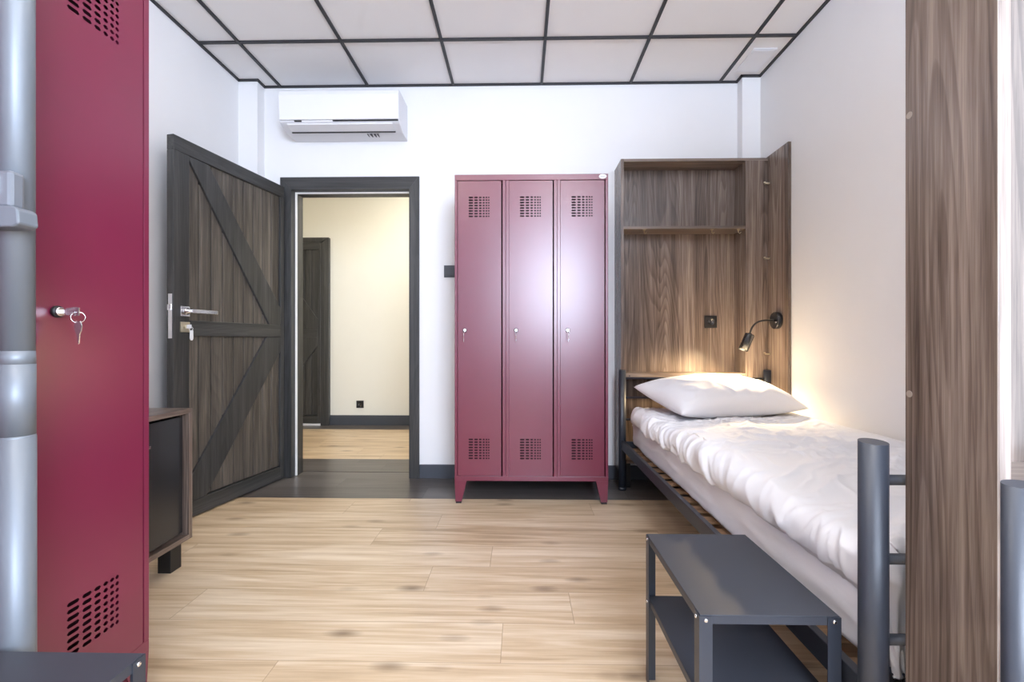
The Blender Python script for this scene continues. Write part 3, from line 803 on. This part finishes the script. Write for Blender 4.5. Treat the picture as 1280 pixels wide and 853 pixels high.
# ------------------------------------------------------------------ steel side tables
def side_table(loc, label):
    """local: far-left floor corner at 0,0; spans +x .276, -y .384"""
    w, d, zt = .272, .378, .410
    r = thing('side_table', loc, label, 'side table', None)
    s = M['steel']
    def tray(z, nm, ins):
        bm = bmesh.new()
        box(bm, ins, w - ins, -d + ins, -ins, z - .002, z, .0007)
        for a in ((ins, w - ins, -d + ins, -d + ins + .0015), (ins, w - ins, -ins - .0015, -ins)): box(bm, a[0], a[1], a[2], a[3], z - .018, z - .002)
        for a in ((ins, ins + .0015, -d + ins, -ins), (w - ins - .0015, w - ins, -d + ins, -ins)): box(bm, a[0], a[1], a[2], a[3], z - .018, z - .002)
        obj(nm, bm, M['steeltop'], r, local=True)
    tray(zt, 'table_top', 0); tray(.238, 'shelf', .0025)
    for sx in (0, 1):
        for sy in (0, 1):
            bm = bmesh.new()
            X0 = -.002 if sx == 0 else w + .002; dx = 1 if sx == 0 else -1
            Y0 = .002 if sy == 0 else -d - .002; dy = -1 if sy == 0 else 1
            pts = [(X0, Y0), (X0 + dx * .026, Y0), (X0 + dx * .026, Y0 + dy * .002), (X0 + dx * .002, Y0 + dy * .002), (X0 + dx * .002, Y0 + dy * .026), (X0, Y0 + dy * .026)]
            prism(bm, pts, 'z', 0, zt - .002)
            lg = obj('leg', bm, s, r, local=True)
            for z in (zt - .010, .238 - .010):
                for o_, a_ in (((X0 + dx * .013, Y0, z), (0, -dy, 0)), ((X0, Y0 + dy * .015, z), (-dx, 0, 0))):
                    bm = bmesh.new(); lathe(bm, [(.0042, 0), (.0042, .0015), (.0025, .003)], o_, a_, 14)
                    obj('screw', bm, M['chrome'], lg, local=True)
    return r
st1 = side_table((.353, 1.284, 0), 'anthracite steel side table with lower shelf, standing beside the bed at right')
st2 = copy_tree(st1); st2.location = (-.652 - .272, .776, 0)
st2['label'] = 'anthracite steel side table at the lower left corner, in front of the near locker'

# ------------------------------------------------------------------ cabinet with mini fridge
cx0, cx1, cy0, cy1, cz0, cz1 = XL + .004, -1.382, 1.30, 1.893, .124, .668
cb = thing('fridge_cabinet', ((cx0 + cx1) / 2, (cy0 + cy1) / 2, 0), 'open-fronted walnut cabinet on black feet housing a fridge, beside the near locker', 'cabinet')
t = .019
obj('side_panel', bx(cx0, cx1, cy0, cy0 + t, cz0 + t, cz1 - t, bev=.0008), M['walnut'], cb)
obj('side_panel', bx(cx0, cx1, cy1 - t, cy1, cz0, cz1 - t, bev=.0008), M['walnut'], cb)
obj('top_panel', bx(cx0, cx1, cy0, cy1, cz1 - t, cz1, bev=.0008), M['walnuty'], cb)
obj('bottom_panel', bx(cx0, cx1, cy0, cy1 - t, cz0, cz0 + t, bev=.0008), M['walnuty'], cb)
obj('back_panel', bx(cx0, cx0 + .006, cy0 + t, cy1 - t, cz0 + t, cz1 - t), M['black'], cb)
for fx in (cx0 + .05, -1.455):
    for fy in (cy0 + .05, 1.862):
        obj('foot', bx(fx - .027, fx + .027, fy - .030, fy + .030, 0, cz0, bev=.002), M['black'], cb)
fr = thing('mini_fridge', (-1.65, (cy0 + cy1) / 2, cz0 + t), 'black mini fridge with bowed door inside the walnut cabinet', 'fridge')
fy0, fy1 = cy0 + t + .02, cy1 - t - .010
obj('body', bx(-1.88, -1.435, fy0 + .004, fy1 - .004, cz0 + t + .004, cz1 - t - .025, bev=.004), M['black'], fr)
bm = bmesh.new()
z0, z1 = cz0 + t + .014, cz1 - t - .012
pts = []
for i in range(13):
    u = i / 12; pts.append((-1.402 + .012 * math.sin(PI * u), fy0 + (fy1 - fy0) * u))
pts = [(-1.432, fy0)] + pts + [(-1.432, fy1)]
prism(bm, [(p[0], p[1]) for p in pts], 'z', z0, z1, .0015)
dd = obj('door', bm, M['blackgloss'], fr)
bm = bmesh.new(); box(bm, -1.394, -1.388, 1.60, 1.685, .545, .556, .001); obj('badge', bm, M['chrome'], dd)

# ------------------------------------------------------------------ silver pole at the left
px, py = -.919, .815
pl = thing('metal_pole', (px, py, 0), 'silver-grey round metal pole with clamp, upright at the left picture edge', 'pole')
bm = bmesh.new(); tube(bm, [(px, py, .93), (px, py, 2.05)], .0235, 36); obj('upper_tube', bm, M['pole'], pl)
bm = bmesh.new(); tube(bm, [(px, py, .776), (px, py, .908)], .0245, 36); tube(bm, [(px, py, .905), (px, py, .932)], .0240, 36, radii=[.0245, .0236]); obj('sleeve', bm, M['pole'], pl)
bm = bmesh.new(); tube(bm, [(px, py, 0), (px, py, .774)], .0252, 36); tube(bm, [(px, py, .770), (px, py, .778)], .025, 36, radii=[.0252, .0245]); obj('lower_tube', bm, M['pole'], pl)
bm = bmesh.new()
box(bm, px - .03, px + .036, py - .043, py - .018, 1.181, 1.247, .006)
br = obj('clamp', bm, M['bracket'], pl)
bm = bmesh.new(); box(bm, px + .008, px + .018, py - .046, py - .040, 1.205, 1.236, .002); obj('clamp_tab', bm, M['chrome'], br)
bm = bmesh.new()
prism(bm, [(px - .04, 1.146), (px + .048, 1.146), (px + .058, 1.152), (px + .056, 1.176), (px + .048, 1.182), (px - .04, 1.186)], 'y', py - .050, py - .016, .003)
obj('clamp_block', bm, M['pole'], pl)
for z in (1.150, 1.165, 1.190):
    bm = bmesh.new(); lathe(bm, [(.0016, 0), (.0014, .001)], (px + .0215, py - .0085, z), (.93, -.37, 0), 10); obj('rivet', bm, M['bracket'], pl)

# ------------------------------------------------------------------ added unseen ceiling panels and window daylight, plus the reading spot
def added_light_panel(x, y, z, w, l, col, watt, nm, label, z2=None):
    r = thing(nm, (x, y, z), label, 'ceiling light')
    bm = bmesh.new()
    for a in ((x - w / 2 - .012, x - w / 2, y - l / 2 - .012, y + l / 2 + .012), (x + w / 2, x + w / 2 + .012, y - l / 2 - .012, y + l / 2 + .012),
              (x - w / 2, x + w / 2, y - l / 2 - .012, y - l / 2), (x - w / 2, x + w / 2, y + l / 2, y + l / 2 + .012)): box(bm, a[0], a[1], a[2], a[3], z - .012, z)
    obj('frame', bm, M['ac'], r)
    obj('diffuser', bx(x - w / 2, x + w / 2, y - l / 2, y + l / 2, z - .006, z), emit(nm + '_glow', col, watt), r)
added_light_panel(.445, .26, H - .005, .55, .54, (1, .93, .84), 11, 'added_ceiling_light', 'added unseen ceiling panel lighting the middle of the room')
added_light_panel(-.77, .26, H - .005, .55, .54, (1, .93, .84), 11, 'added_ceiling_light', 'added unseen ceiling panel lighting the left side of the room')
added_light_panel(-.163, 1.46, H - .005, .55, .54, (1, .95, .88), 5, 'added_ceiling_light', 'added unseen ceiling panel nearest to the far wall')
added_light_panel(-.9, 4.1, 2.815, .6, .6, (1, .94, .82), 24, 'added_ceiling_light', 'added unseen warm ceiling light in the hallway')
added_light_panel(-2.6, 4.1, 2.815, .5, .5, (1, .90, .70), 4, 'added_ceiling_light', 'added unseen warm ceiling light at the far end of the hallway')

def area(name, loc, rot, sx, sy, col, power):
    l = bpy.data.lights.new(name, 'AREA'); l.shape = 'RECTANGLE'; l.size = sx; l.size_y = sy; l.color = col; l.energy = power
    o = bpy.data.objects.new(name, l); C.objects.link(o); o.location = loc; o.rotation_euler = rot; return o
area('added_daylight_rear', ((vx0 + vx1) / 2, YR - .01, (vz0 + vz1) / 2), (PI / 2, 0, 0), vx1 - vx0 - .1, vz1 - vz0 - .1, (.70, .81, 1.0), 145)  # daylight lamp added at the unseen rear window
area('added_daylight_side', (XR + .005, (wy0 + wy1) / 2, (wz0 + wz1) / 2), (0, PI / 2, 0), wz1 - wz0 - .1, wy1 - wy0 - .1, (.80, .88, 1.0), 22)  # lamp added at the unseen side window for the niche glare
sp = bpy.data.lights.new('reading_spot', 'SPOT'); sp.energy = 34; sp.color = (1, .74, .42); sp.spot_size = math.radians(168); sp.spot_blend = .7; sp.shadow_soft_size = .02
so = bpy.data.objects.new('reading_spot', sp); C.objects.link(so); so.location = P3 + hd * .11
so.rotation_euler = hd.to_track_quat('-Z', 'Y').to_euler()

wd = bpy.data.worlds.new('World'); bpy.context.scene.world = wd; wd.use_nodes = True
wd.node_tree.nodes['Background'].inputs[0].default_value = (.75, .85, 1, 1); wd.node_tree.nodes['Background'].inputs[1].default_value = 1.0

for o in list(C.objects):
    if o.parent is None and 'label' in o:
        g = {'locker': 'wine-red steel lockers', 'side_table': 'anthracite steel side tables', 'metal_bed': 'grey tubular metal beds',
             'bed_niche': 'walnut niche units at the bed heads', 'wall_socket': 'black wall sockets', 'added_ceiling_light': 'added unseen ceiling panels'}.get(o.name.split('.')[0])
        if g: o['group'] = g
# ------------------------------------------------------------------ camera, view
cam = bpy.data.cameras.new('camera'); cam.lens = 16.03; cam.sensor_width = 36; cam.clip_start = .02
co = bpy.data.objects.new('camera', cam); C.objects.link(co)
co.location = (0, 0, .95); co.rotation_euler = (PI / 2, 0, math.atan(11 / 570))
sc = bpy.context.scene; sc.camera = co
sc.view_settings.view_transform = 'Standard'; sc.view_settings.look = 'None'
sc.view_settings.gamma = 1; sc.view_settings.use_curve_mapping = False
sc.view_settings.exposure = 0.42
